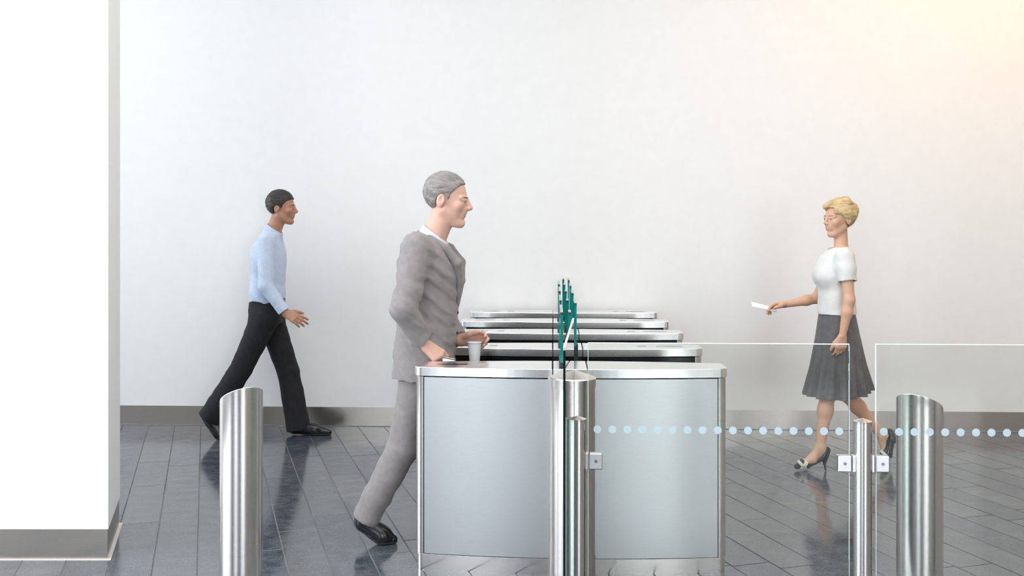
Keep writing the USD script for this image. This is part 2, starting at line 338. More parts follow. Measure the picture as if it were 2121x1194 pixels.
fence_post(1.0255, (-1, 1), 'slim steel post between the two glass panels, bracket on either side')
fence_post(1.975, (-1,), 'slim steel post at the far right end of the glass fence')
glass_panel(0.115, 0.981, 0.147, 17, 'clear glass fence panel with row of dots, in front of the nearest turnstile')
glass_panel(1.067, 1.934, 1.0925, 17, 'clear glass fence panel with row of dots, in front of the bluish right bollard')

# ------------------------------------------------------------------ bollards with a slanted top
def bollard(px, z, r, hi, low, az, label):
    c = at(px, 600, z); t = thing('bollard', (c[0], c[1], 0), label=label, cat='bollard')
    n = 96; th = np.linspace(0, 2 * np.pi, n, endpoint=False)
    sl = (hi - low) / (2 * r); mid = (hi + low) / 2
    def ring(rad, dz): return np.stack([rad * np.cos(th), rad * np.sin(th), mid + dz + sl * rad * np.cos(th - az)], 1)
    bot = np.stack([r * np.cos(th), r * np.sin(th), 0 * th], 1)
    rings = [bot, ring(r, -.004), ring(r - .0012, -.001), ring(r - .004, 0)]
    v = np.vstack(rings + [np.array([[0, 0, mid - .001], [0, 0, 0]])]); f = []
    for k in range(3):
        for i in range(n):
            j = (i + 1) % n; f += [(k * n + i, k * n + j, k * n + n + j), (k * n + i, k * n + n + j, k * n + n + i)]
    for i in range(n): f += [(3 * n + i, 3 * n + (i + 1) % n, 4 * n), ((i + 1) % n, i, 4 * n + 1)]
    obj('shaft', (v[:, :], np.array(f)), 'steel', t, smooth=30)
    rr = r - .010                                         # reader plate on the slanted face
    ra, rb = ring(rr, 0.0002), ring(rr, 0.0022)
    v = np.vstack([ra, rb, [[0, 0, mid + .0022]]]); f = []
    for i in range(n):
        j = (i + 1) % n; f += [(i, j, n + j), (i, n + j, n + i), (n + i, n + j, 2 * n)]
    obj('top_plate', (v, np.array(f)), 'black_panel', t, smooth=30)
bollard(500, 3.78, 0.0802, 0.934, 0.846, math.radians(-52), 'steel bollard with slanted top standing alone at left, before the walking man')
bollard(1904.5, 3.63, 0.0805, 0.932, 0.846, math.radians(-128), 'steel bollard with slanted top behind the right glass panel')

#PEOPLE
# ------------------------------------------------------------------ people: each part one smooth surface from a signed distance field
class Field:
    def __init__(s, lo, hi, h):
        s.h = h; s.lo = np.array(lo, float); s.n = (np.ceil((np.array(hi) - s.lo) / h)).astype(int) + 1
        s.A = np.full(tuple(s.n), 0.12, np.float32); s.ax = [s.lo[i] + h * np.arange(s.n[i]) for i in range(3)]
    def block(s, lo, hi):
        i0 = np.clip(np.floor((np.array(lo) - s.lo) / s.h).astype(int), 0, s.n - 1); i1 = np.clip(np.ceil((np.array(hi) - s.lo) / s.h).astype(int) + 1, 1, s.n)
        sl = tuple(slice(a, b) for a, b in zip(i0, i1))
        P = np.stack(np.meshgrid(*[s.ax[i][sl[i]] for i in range(3)], indexing='ij'), -1).astype(np.float32)
        return sl, P
    def add(s, fn, lo, hi, k=0.0, op='add'):
        sl, P = s.block(lo, hi); d = fn(P).astype(np.float32); a = s.A[sl]
        if op == 'add':
            if k: h = np.clip(0.5 + 0.5 * (a - d) / k, 0, 1); r = a + (d - a) * h - k * h * (1 - h)
            else: r = np.minimum(a, d)
        elif op == 'cut':
            d = -d
            if k: h = np.clip(0.5 - 0.5 * (a - d) / k, 0, 1); r = a + (d - a) * h + k * h * (1 - h)
            else: r = np.maximum(a, d)
        s.A[sl] = r
        return s
    def cone(s, a, b, ra, rb, k=0.02, op='add'):
        a, b = np.array(a, float), np.array(b, float); m = max(ra, rb) + k + 3 * s.h + .012
        def fn(P):
            ba = b - a; t = np.clip(((P - a) @ ba) / max(ba @ ba, 1e-12), 0, 1)
            return np.linalg.norm(P - a - t[..., None] * ba, axis=-1) - (ra + (rb - ra) * t)
        return s.add(fn, np.minimum(a, b) - m, np.maximum(a, b) + m, k, op)
    def ball(s, c, r, k=0.02, op='add', M=None):
        """Ellipsoid of radii r; M's rows are its axes."""
        c = np.array(c, float); r = np.array([r] * 3 if np.ndim(r) == 0 else r, float); M = np.eye(3) if M is None else M; m = r.max() + k + 3 * s.h + .01
        def fn(P):
            q = (P - c) @ M.T; k0 = np.linalg.norm(q / r, axis=-1); k1 = np.linalg.norm(q / (r * r), axis=-1)
            return k0 * (k0 - 1) / np.maximum(k1, 1e-6)
        return s.add(fn, c - m, c + m, k, op)
    def chain(s, pts, rs, k=0.02):
        for i in range(len(pts) - 1): s.cone(pts[i], pts[i + 1], rs[i], rs[i + 1], k)
        return s
    def loft(s, rows, k=0.02, power=2.3):
        """Trunk: rows of (height, centre f, centre s, half depth f, half width s)."""
        R_ = np.array(sorted(rows), float); m = R_[:, 3:].max() + .06 + k
        from scipy.interpolate import PchipInterpolator
        I = PchipInterpolator(R_[:, 0], R_[:, 1:])
        lo = (R_[:, 1].min() - m, R_[:, 2].min() - m, R_[0, 0] - .06); hi = (R_[:, 1].max() + m, R_[:, 2].max() + m, R_[-1, 0] + .06)
        def fn(P):
            u = np.clip(P[0, 0, :, 2], R_[0, 0], R_[-1, 0]); q = I(u)
            x = np.abs(P[..., 0] - q[:, 0]) / q[:, 2]; y = np.abs(P[..., 1] - q[:, 1]) / q[:, 3]
            d = ((x ** power + y ** power + 1e-9) ** (1 / power) - 1) * np.minimum(q[:, 2], q[:, 3])
            z = np.maximum(P[..., 2] - R_[-1, 0], R_[0, 0] - P[..., 2])
            return np.maximum(d, z)
        return s.add(fn, lo, hi, k)
    def merge(s, o, k):
        h = np.clip(0.5 + 0.5 * (s.A - o.A) / k, 0, 1); s.A = s.A + (o.A - s.A) * h - k * h * (1 - h); return s
    def like(s): return Field(s.lo, s.lo + s.h * (s.n - 1) - s.h * .5, s.h)
    def sleeve(s, a, b, e, ra, rb, re, hole, k=.03):
        """Sleeve from shoulder a over elbow b to its open end e, joined to the trunk."""
        t = s.like(); t.cone(a, b, ra, rb, .0); t.cone(b, e, rb, re, .02); ax = (e - b) / np.linalg.norm(e - b)
        sl, Q = t.block(e - .12, e + .12); dd = ((Q - e) @ ax).astype(np.float32); t.A[sl] = np.where((np.linalg.norm(Q - e, axis=-1) < .11) & (dd > -.02), np.maximum(t.A[sl], dd), t.A[sl])
        t.cone(e - ax * .03, e + ax * .03, hole, hole, .0, 'cut'); return s.merge(t, k)
    def where(s, fn):
        """Keeps only where fn(P) < 0."""
        P = np.stack(np.meshgrid(*s.ax, indexing='ij'), -1).astype(np.float32); s.A = np.maximum(s.A, fn(P).astype(np.float32)); return s
    def ripple(s, amp, freq, seed=0, shear=None, oct=2):
        idx = np.argwhere(np.abs(s.A) < 0.03); P = idx * s.h + s.lo; q = P * np.array(freq)
        if shear is not None: q = q + P @ np.array(shear).T
        s.A[tuple(idx.T)] += (amp * 2 * (meshkit.fbm(q + 50, oct, seed) - 0.5)).astype(np.float32)
        return s
    def mesh(s):
        """Surface nets: one quad mesh of the zero level, as (vertices, triangles)."""
        A = s.A.copy(); A[[0, -1]] = .1; A[:, [0, -1]] = .1; A[:, :, [0, -1]] = .1
        I = A < 0; nx, ny, nz = np.array(A.shape) - 1
        cnt = sum(I[a:nx + a, b:ny + b, c:nz + c].astype(np.int8) for a in (0, 1) for b in (0, 1) for c in (0, 1))
        cell = np.argwhere((cnt > 0) & (cnt < 8)); ids = np.full((nx, ny, nz), -1, np.int32); ids[tuple(cell.T)] = np.arange(len(cell))
        acc = np.zeros((len(cell), 3)); w = np.zeros(len(cell)); cs = [(a, b, c) for a in (0, 1) for b in (0, 1) for c in (0, 1)]
        val = {o: A[tuple((cell + o).T)] for o in cs}
        for o in cs:
            for ax in range(3):
                if o[ax] == 0:
                    p = list(o); p[ax] = 1; p = tuple(p); va, vb = val[o], val[p]; x = (va < 0) != (vb < 0)
                    t = np.where(x, va / np.where(x, va - vb, 1), 0); e = np.array(o, float) * np.ones((len(cell), 3)); e[:, ax] = t
                    acc[x] += e[x]; w[x] += 1
        V = (cell + acc / w[:, None]) * s.h + s.lo; F = []
        for ax in range(3):
            b, c = (ax + 1) % 3, (ax + 2) % 3
            sl0 = [slice(1, -1)] * 3; sl0[ax] = slice(0, -1); sl1 = list(sl0); sl1[ax] = slice(1, None)
            i0, i1 = I[tuple(sl0)], I[tuple(sl1)]
            for flip in (False, True):
                e = np.argwhere((i0 & ~i1) if not flip else (~i0 & i1)) + np.array([0 if q == ax else 1 for q in range(3)])
                def g(db, dc):
                    q = e.copy(); q[:, b] -= db; q[:, c] -= dc; return ids[tuple(q.T)]
                Q = np.stack([g(1, 1), g(0, 1), g(0, 0), g(1, 0)], 1)
                F.append(Q[:, ::-1] if flip else Q)
        Q = np.vstack(F); return V, np.vstack([Q[:, [0, 1, 2]], Q[:, [0, 2, 3]]])

class Person:
    def __init__(s, px, z, sign, label):
        s.px, s.z, s.sign = px, z, sign; o = at(px, 600, z); s.X = (px - CX) / F_PX * z
        s.root = thing('person', (o[0], o[1], 0), label=label, cat='person')
    def P(s, px, py, side=0.0):
        """Local point (forward, toward the camera, up) seen at a pixel."""
        z = s.z - side
        return np.array([s.sign * ((px - CX) / F_PX * z - s.X), side, EYE - (py - HY) / F_PX * z])
    def part(s, name, mesh, mat, parent=None, label=None, smooth=True):
        if isinstance(mesh, Field): mesh = mesh.mesh()
        if isinstance(mesh, trimesh.Trimesh): mesh = (np.array(mesh.vertices), np.array(mesh.faces))
        v, f = mesh; v = v * np.array([s.sign, -1, 1])
        if s.sign > 0: f = f[:, ::-1]
        return tag(obj(name, (v, f), mat, parent or s.root, smooth=smooth), label=label)
def rotm(pitch, yaw):
    """Head axes as rows: forward, side, up. pitch > 0 looks down, yaw > 0 turns toward the camera."""
    cp, sp, cy, sy = math.cos(pitch), math.sin(pitch), math.cos(yaw), math.sin(yaw)
    f = np.array([cp * cy, cp * sy, -sp]); l = np.array([-sy, cy, 0]); return np.array([f, l, np.cross(f, l)])
def head(F, C, M, sc, nose=1.0, jaw=1.0, ear=True):
    T = lambda *p: C + sc * (np.array(p) @ M)
    F.ball(T(-.016, 0, .034), np.array((.094, .074, .086)) * sc, .02, M=M); F.ball(T(.03, 0, -.022), np.array((.058, .057, .085)) * sc, .03, M=M)
    F.ball(T(.070, 0, -.097), .022 * sc * jaw, .022)
    for b in (-1, 1):
        F.cone(T(-.006, b * .05 * jaw, -.05), T(.052, b * .018, -.098), .019 * sc, .016 * sc, .022)
        F.ball(T(.058, b * .042, -.02), .02 * sc, .022)
        F.ball(T(.097, b * .034, .003), .0125 * sc, .012, 'cut'); F.cone(T(.085, b * .020, .0098), T(.0775, b * .045, .0085), .0052 * sc, .0048 * sc, .004); F.cone(T(.082, b * .020, -.0075), T(.075, b * .045, -.0075), .004 * sc, .004 * sc, .004)
        F.cone(T(.079, b * .016, .02), T(.068, b * .05, .02), .0085 * sc, .007 * sc, .012)
    F.cone(T(.086, 0, .016), T(.108, 0, -.022), .0085 * sc, .0105 * sc * nose, .01)
    for b in (-1, 1): F.ball(T(.099, b * .0115, -.027), .0085 * sc * nose, .006)
    F.cone(T(.0795, -.017, -.0515), T(.0795, .017, -.0515), .0075 * sc, .0075 * sc, .010); F.cone(T(.078, -.015, -.064), T(.078, .015, -.064), .008 * sc, .008 * sc, .010); F.ball(T(.068, 0, -.045), .024 * sc, .02)
    F.cone(T(.0885, -.02, -.0577), T(.0885, .02, -.0577), .0022 * sc, .0022 * sc, .003, 'cut')
    if ear:
        for b in (-1, 1):
            F.ball(T(-.02, b * .076, -.006), np.array((.019, .010, .033)) * sc, .006, M=M); F.ball(T(-.016, b * .088, .002), np.array((.0105, .010, .019)) * sc, .004, 'cut', M=M); F.ball(T(-.006, b * .079, -.008), np.array((.006, .006, .009)) * sc, .004, M=M)
    return T
def face_parts(p, T, M, sc, iris, lip, brow):
    for b in (-1, 1):
        c = T(.0755, b * .032, .002); sp = trimesh.creation.icosphere(3, .0108 * sc); sp.apply_translation(c); e = p.part('eye', sp, 'eye_white', None)
        sp = trimesh.creation.icosphere(2, .0062 * sc); sp.apply_translation(T(.0815, b * .0328, .002)); p.part('iris', sp, iris, e)
        g = Field(T(.07, b * .035, .025) - .05, T(.07, b * .035, .025) + .05, .0025); g.cone(T(.088, b * .014, .022), T(.078, b * .045, .023), .0042 * sc, .003 * sc, .0); p.part('eyebrow', g, brow)
    g = Field(T(.09, 0, -.058) - .04, T(.09, 0, -.058) + .04, .002)
    g.cone(T(.0852, -.013, -.0530), T(.0852, .013, -.0530), .0068 * sc, .0068 * sc, .003); g.cone(T(.0842, -.011, -.0632), T(.0842, .011, -.0632), .0072 * sc, .0072 * sc, .003)
    g.cone(T(.0935, -.02, -.0578), T(.0935, .02, -.0578), .0022 * sc, .0022 * sc, .002, 'cut'); p.part('lips', g, lip)
def hair(C, M, sc, line, grow=.011, extra=None, ripple=.003, seed=1, cutface=True):
    T = lambda *q: C + sc * (np.array(q) @ M)
    g = Field(C - .19 * sc, C + .19 * sc, .0032); g.ball(T(-.019, 0, .037), np.array((.094 + grow, .074 + grow, .086 + grow)) * sc, .0, M=M)
    xs, ys = zip(*line)
    def fn(P):
        q = ((P - C) @ M.T) / sc; return np.interp(q[..., 0], xs, ys) + .06 * np.clip(.06 - np.abs(q[..., 1]), 0, 1) * (q[..., 0] > .04) - q[..., 2]
    g.where(lambda P: fn(P) * sc * .8)
    if extra: extra(g, T)
    g.ripple(ripple, (30, 90, 90), seed, oct=3)
    return g
def hand(F, w, d, n, t, curl=(.5, .6, .65), sc=1.0, spread=.05, thumb=(.6, .6, -.3), k=.009):
    """Palm, four fingers and a thumb. w wrist, d along the fingers, n out of the back of the hand, t toward the thumb."""
    d, n, t = (np.array(x, float) / np.linalg.norm(x) for x in (d, n, t)); n = n - d * (n @ d); n /= np.linalg.norm(n); t = t - d * (t @ d) - n * (t @ n); t /= np.linalg.norm(t); w = np.array(w, float)
    for i, (o, ln) in enumerate(((.029, .95), (.0095, 1.06), (-.0105, .98), (-.029, .78))):
        kn = w + sc * (d * (.088 - .006 * abs(i - 1)) + t * o); F.cone(w + sc * (d * .012 + t * o * .6), kn, .0135 * sc, .0112 * sc, .014)
        a, q = 0.0, kn; dd = d + t * spread * (1.5 - i) * .6; dd /= np.linalg.norm(dd); r = .0098 if i < 3 else .0085
        for j, l in enumerate((.044, .027, .022)):
            a += curl[j] * (1 + .08 * i); e = q + sc * ln * l * (dd * math.cos(a) - n * math.sin(a))
            F.cone(q, e, r * sc * (1 - .08 * j), r * sc * (1 - .08 * (j + 1)), .004 if j else k); q = e
    th = t * thumb[1] + d * thumb[0] + n * thumb[2]; th /= np.linalg.norm(th); b = w + sc * (d * .022 + t * .018 - n * .006); m1 = b + sc * .045 * th
    th2 = th + d * .7; th2 /= np.linalg.norm(th2); m2 = m1 + sc * .032 * th2; th3 = th2 + d * .4 - n * .2; th3 /= np.linalg.norm(th3); m3_ = m2 + sc * .025 * th3
    F.chain([b, m1, m2, m3_], [.016 * sc, .0125 * sc, .0105 * sc, .0085 * sc], .008)
def shoe(p, heel, ball, toe, ank, mat, width=1.0):
    """Leather shoe: heel, ball and toe are sole points; the sole and heel block are a part of it."""
    pts = np.array([heel, ball, toe, ank]); lo, hi = pts.min(0) - .08, pts.max(0) + .08; xs = np.array([heel[0], ball[0], toe[0]]); us = np.array([heel[2], ball[2], toe[2]])
    if xs[0] > xs[2]: xs, us = xs[::-1], us[::-1]
    up = lambda v, h: np.array(v) + np.array([0, 0, h])
    def build(gr):
        g = Field(lo, hi, .0032)
        g.cone(up(heel, .05) + np.array([.022, 0, 0]), up(ball, .042), .034 + gr, .040 + gr, .02); g.cone(up(ball, .040), up(toe, .022) - np.array([.024, 0, 0]), .040 + gr, .021 + gr, .03); g.cone(np.array(ank) - np.array([0, 0, .01]), up(ball, .04), .036 + gr, .034 + gr, .03); g.cone(np.array(ank) + np.array([0, 0, .03]), up(heel, .045) + np.array([.02, 0, 0]), .036 + gr, .034 + gr, .02)
        return g
    base = lambda P: np.interp(P[..., 0], xs, us)
    g = build(0); g.where(lambda P: base(P) + .012 - P[..., 2]); sh = p.part('shoe', g, mat)
    g = build(.003); hx = heel[0]
    g.where(lambda P: np.maximum(base(P) - P[..., 2], P[..., 2] - base(P) - np.where(P[..., 0] < hx + .07, .020, .0125))); p.part('sole', g, 'sole_dark', sh)
    return sh
def leg(F, hip, knee, ank, r=(.095, .066, .05, .036), k=.03):
    hip, knee, ank = map(np.array, (hip, knee, ank)); calf = knee + (ank - knee) * .32
    F.chain([hip, knee], [r[0], r[1]], k); F.chain([knee, calf, ank], [r[1] * .93, r[1] * .9, r[3]], k)
def trousers(p, rows, legs, mat, k=.03, ripple=.005, seed=3, top=None, h=.0048):
    pts = np.array([q for l in legs for q in l[:3]] + [(r[1], 0, r[0]) for r in rows]); F = Field(pts.min(0) - .2, pts.max(0) + .2, h); F.loft(rows, .0)
    for hip, knee, ank, r in legs:
        hip, knee, ank = map(np.array, (hip, knee, ank)); F.chain([hip, knee], [r[0], r[1]], .03); F.chain([knee, ank], [r[1], r[2]], .02)
    for hip, knee, ank, r in legs:                       # level the hems
        ax = (ank - knee) / np.linalg.norm(ank - knee); sl, P = F.block(ank - .16, ank + .16)
        near = np.linalg.norm((P - ank) - ((P - ank) @ ax)[..., None] * ax, axis=-1) < .15
        d = ((P - ank) @ ax).astype(np.float32) - .004; F.A[sl] = np.where(near & (d > -.02), np.maximum(F.A[sl], d), F.A[sl])
    F.ripple(ripple, (9, 7, 16), seed, shear=[[0, 0, 3], [0, 0, 2], [7, 0, 0]])
    return p.part('trousers', F, mat)

for nm, c in (('skin_fair', (.70, .42, .33)), ('skin_tan', (.46, .235, .15)), ('skin_light', (.68, .40, .27))):
    mottled(nm, tuple(x * .93 for x in c), c, 22, 0.46, bump=.05, bscale=260, subsurface_weight=.12, subsurface_scale=.006)
def cloth(name, c1, c2, rough=.85, sc=34): mottled(name, c1, c2, sc, rough, bump=.25, bscale=900, sheen_weight=.15)
cloth('suit_grey', (.225, .205, .205), (.275, .25, .248)); cloth('suit_trouser', (.215, .195, .195), (.265, .24, .238))
cloth('shirt_white', (.64, .67, .73), (.70, .73, .79)); cloth('shirt_blue', (.50, .59, .76), (.58, .66, .81)); cloth('blouse_white', (.70, .69, .67), (.76, .75, .73))
mottled('black_cloth', (.008, .008, .010), (.015, .015, .018), 34, .9, bump=.2, bscale=900); cloth('skirt_grey', (.105, .098, .100), (.145, .136, .138))
plain('eye_white', (.55, .52, .49), .25); plain('iris_blue', (.05, .07, .09), .2); plain('iris_brown', (.02, .012, .008), .2)
plain('lip_pink', (.55, .22, .18), .4); plain('lip_brown', (.32, .13, .09), .4); plain('brow_grey', (.22, .19, .17), .8); plain('brow_black', (.015, .012, .01), .8); plain('brow_blond', (.3, .2, .1), .8)
mottled('hair_grey', (.15, .135, .125), (.31, .29, .28), 60, .6, bump=.4, bscale=240, stretch=(.3, 1, 1)); mottled('hair_black', (.012, .010, .009), (.03, .026, .022), 60, .5, bump=.4, bscale=240); mottled('hair_blond', (.40, .26, .10), (.70, .54, .30), 40, .5, bump=.5, bscale=160, stretch=(.35, 1, 1))
plain('leather_black', (.012, .012, .014), .22); plain('sole_dark', (.03, .028, .027), .5); plain('patent_black', (.006, .006, .007), .06); plain('bow_cream', (.70, .66, .56), .45)
plain('paper_white', (.92, .93, .94), .5); plain('belt_black', (.012, .011, .011), .35); plain('belt_metal', (.7, .7, .7), .3, 1.0); plain('button_dark', (.05, .045, .045), .4)

# --- older man in a grey suit, walking right between the first two turnstile rows
def older_man():
    p = Person(885, 4.88, 1, 'grey-haired person in grey suit walking right between first and second turnstile, holding white cup'); P = p.P
    C = P(928, 415, 0); M = rotm(math.radians(8), math.radians(4)); sc = 1.07
    neck0, neck1 = P(896, 500), P(918, 446)
    shN, elN, wrN = P(868, 515, .19), P(842, 640, .29), P(878, 706, .20)
    shF, elF, wrF = P(890, 515, -.19), P(900, 640, -.27), P(949, 705, -.10)
    hipN, knN, anN = P(884, 735, .09), P(838, 925, .09), P(752, 1078, .09)
    hipF, knF, anF = P(890, 735, -.09), P(968, 905, -.07), P(1004, 1072, -.07)
    B = Field((-.50, -.42, -.0), (.46, .42, 1.85), .0042)
    B.loft([(.86, .0, 0, .10, .15), (1.0, 0, 0, .105, .15), (1.15, 0, 0, .11, .15), (1.32, .01, 0, .115, .17), (1.42, 0, 0, .09, .165), (1.48, .01, 0, .05, .09)], .03)
    B.cone(neck0, neck1, .062, .060, .03); T = head(B, C, M, sc, 1.12, 1.08)
    for a, b, c in ((shN, elN, wrN), (shF, elF, wrF)): B.chain([a, b, c], [.052, .042, .030], .02)
    leg(B, hipN, knN, anN); leg(B, hipF, knF, anF)
    for an, f in ((anN, P(795, 1116, .09)), (anF, P(1055, 1092, -.07))): B.chain([an, f], [.036, .028], .02)
    hand(B, wrN + np.array([.012, -.004, -.018]), (.72, -.10, -.62), (.35, .75, .5), (.5, -.75, .35), (.75, .7, .5), 1.06, thumb=(.9, .35, -.25))
    hand(B, wrF, (.97, .0, .10), (.0, -.95, .3), (-.1, .35, .95), (.35, .75, .6), 1.06, thumb=(.8, .45, -.45))
    p.part('body', B, 'skin_fair'); face_parts(p, T, M, sc, 'iris_blue', 'lip_pink', 'brow_grey')
    p.part('hair', hair(C, M, sc, ((-.14, -.062), (-.05, -.055), (-.042, .0), (-.02, .028), (.004, .02), (.012, .0), (.02, .03), (.05, .07), (.075, .088), (.12, .09)), .009, ripple=.0035), 'hair_grey')
    S = Field((-.25, -.26, .95), (.30, .26, 1.62), .0042)
    S.loft([(1.0, .012, 0, .125, .16), (1.15, .012, 0, .132, .165), (1.32, .022, 0, .133, .18), (1.42, .014, 0, .103, .16), (1.475, .016, 0, .07, .09)], .0)
    ax = (neck1 - neck0) / np.linalg.norm(neck1 - neck0); S.cone(neck0 + ax * -.02, neck0 + ax * .03, .079, .077, .012); c1 = neck0 + ax * .042
    S.where(lambda Q: np.where(np.abs(Q[..., 2] - c1[2]) < .14, (Q - c1) @ (ax * .8 + np.array([.25, 0, .0])), -1)); S.cone(neck0 + ax * .02, neck0 + ax * .2, .0635, .0635, .002, 'cut'); S.ripple(.002, (8, 8, 14), 4)
    p.part('shirt', S, 'shirt_white')
    J = Field((-.36, -.42, .70), (.36, .42, 1.58), .0042)
    J.loft([(.80, -.02, 0, .150, .205), (.92, -.012, 0, .150, .20), (1.06, .0, 0, .147, .185), (1.16, .004, 0, .146, .182), (1.30, .008, 0, .150, .205), (1.40, -.006, 0, .125, .215), (1.45, .0, 0, .098, .175), (1.49, .006, 0, .078, .10)], .0)
    for s_, (a, b, c) in ((1, (shN, elN, wrN)), (-1, (shF, elF, wrF))):
        a = np.array(a); J.ball(a + (0, -s_ * .01, -.004), .074, .03); J.sleeve(a, b, b + (c - b) * .97, .074, .062, .052, .034)
    vee = lambda Q: np.maximum(np.abs(Q[..., 1]) - .075 * np.clip((Q[..., 2] - 1.13) / .30, 0, 1.0), np.maximum(.05 - Q[..., 0], 1.13 - Q[..., 2]))
    J.add(vee, (.03, -.2, 1.1), (.3, .2, 1.56), .006, 'cut'); J.cone(neck0 - ax * .02, neck0 + ax * .2, .080, .080, .006, 'cut')
    J.add(lambda Q: np.maximum(np.abs(Q[..., 1]) - .004 - .35 * np.clip(.92 - Q[..., 2], 0, 1), .05 - Q[..., 0]), (.04, -.1, .7), (.3, .1, 1.0), .003, 'cut')   # front opening below the button
    J.ripple(.0095, (5, 5, 17), 11, shear=[[0, 0, 4], [0, 0, 3], [16, 0, 0]], oct=2); J.ripple(.005, (12, 12, 30), 7, shear=[[0, 0, 0], [0, 0, 0], [24, 6, 0]])
    jk = p.part('jacket', J, 'suit_grey')
    for s_ in (-1, 1):                                   # lapels: thin folded strips along the opening
        g = Field((-.06, -.16, 1.08), (.26, .16, 1.58), .003); q = [np.array(x) * (1, s_, 1) for x in ((.152, .016, 1.15), (.166, .055, 1.27), (.156, .092, 1.36), (.105, .098, 1.43), (.02, .082, 1.485))]
        for i, (a, b) in enumerate(zip(q, q[1:])): g.cone(a, b, (.006, .016, .024, .020, .014)[i], (.006, .016, .024, .020, .014)[i + 1], .01)
        p.part('lapel', g, 'suit_grey', jk)
    g = Field((-.16, -.16, 1.38), (.16, .16, 1.62), .003); k0 = neck0 - ax * .012; k1 = neck0 + ax * .022
    g.cone(k0, k1, .098, .090, 0); g.cone(neck0 - ax * .05, neck0 + ax * .1, .081, .081, 0, 'cut'); g.where(lambda Q: np.maximum((Q - k1) @ ax, np.maximum(-.03 - (Q - k0) @ ax, Q[..., 0] - neck0[0] - .03)))
    p.part('collar', g, 'suit_grey', jk)
    for i in range(2):
        b = trimesh.creation.icosphere(2, .0085); b.apply_scale((.5, 1, 1)); b.apply_translation((.152 - .002 * i, .006, 1.115 - .10 * i)); p.part('button', b, 'button_dark', jk)
    trousers(p, [(.80, 0, 0, .125, .17), (.92, 0, 0, .125, .165), (1.02, 0, 0, .12, .16)], [(hipN, knN, anN + (knN - anN) * .06 + (0, 0, -.02), (.108, .078, .066)), (hipF, knF, anF + (0, 0, -.015), (.108, .078, .066))], 'suit_trouser', ripple=.006)
    shoe(p, P(745, 1103, .09), np.array(P(792, 1127, .09)) * (1, 1, 0), np.array(P(826, 1127, .09)) * (1, 1, 0), anN, 'leather_black')
    shoe(p, np.array(P(985, 1120, -.07)) * (1, 1, 0), np.array(P(1045, 1120, -.07)) * (1, 1, 0), np.array(P(1098, 1120, -.07)) * (1, 1, 0), anF + (0, 0, .0), 'leather_black')
    o = np.array(stage.GetPrimAtPath(p.root.GetPath()).GetAttribute('xformOp:translate').Get())
    c = wrF + np.array([.083, .050, -.045]); cup = thing('cup', o + np.array([c[0], -c[1], c[2] - .05]), label='white paper cup held in the far hand of the suited person', cat='cup')
    obj('cup_body', lathe([(0, 0), (.026, 0), (.0345, .093), (.0325, .093), (.0255, .004), (0, .004)], n=48), 'paper_white', cup, smooth=35)
    tr = lathe([(.0345, 0), (.037, .0015), (.0375, .003), (.037, .0045), (.0345, .006)], n=48).apply_translation((0, 0, .088)); obj('rim', tr, 'paper_white', cup, smooth=True)
    c = wrN + np.array([.118, -.035, -.098]); card = thing('access_card', o + np.array([c[0], -c[1], c[2]]), 20, label='small pale access card pinched in the near hand of the suited person', cat='card')
    cm = rbox(-.03, .04, -.022, .022, 0, .0012, .0004); cm.apply_transform(trimesh.transformations.rotation_matrix(math.radians(35), (1, 0, 0)) @ trimesh.transformations.rotation_matrix(math.radians(18), (0, 1, 0)))
    obj('card', cm, 'paper_white', card)
    st = rbox(-.03, .04, .010, .017, .0012, .0015, .0001); st.apply_transform(trimesh.transformations.rotation_matrix(math.radians(35), (1, 0, 0)) @ trimesh.transformations.rotation_matrix(math.radians(18), (0, 1, 0)))
    obj('stripe', st, 'button_dark', card)
older_man()

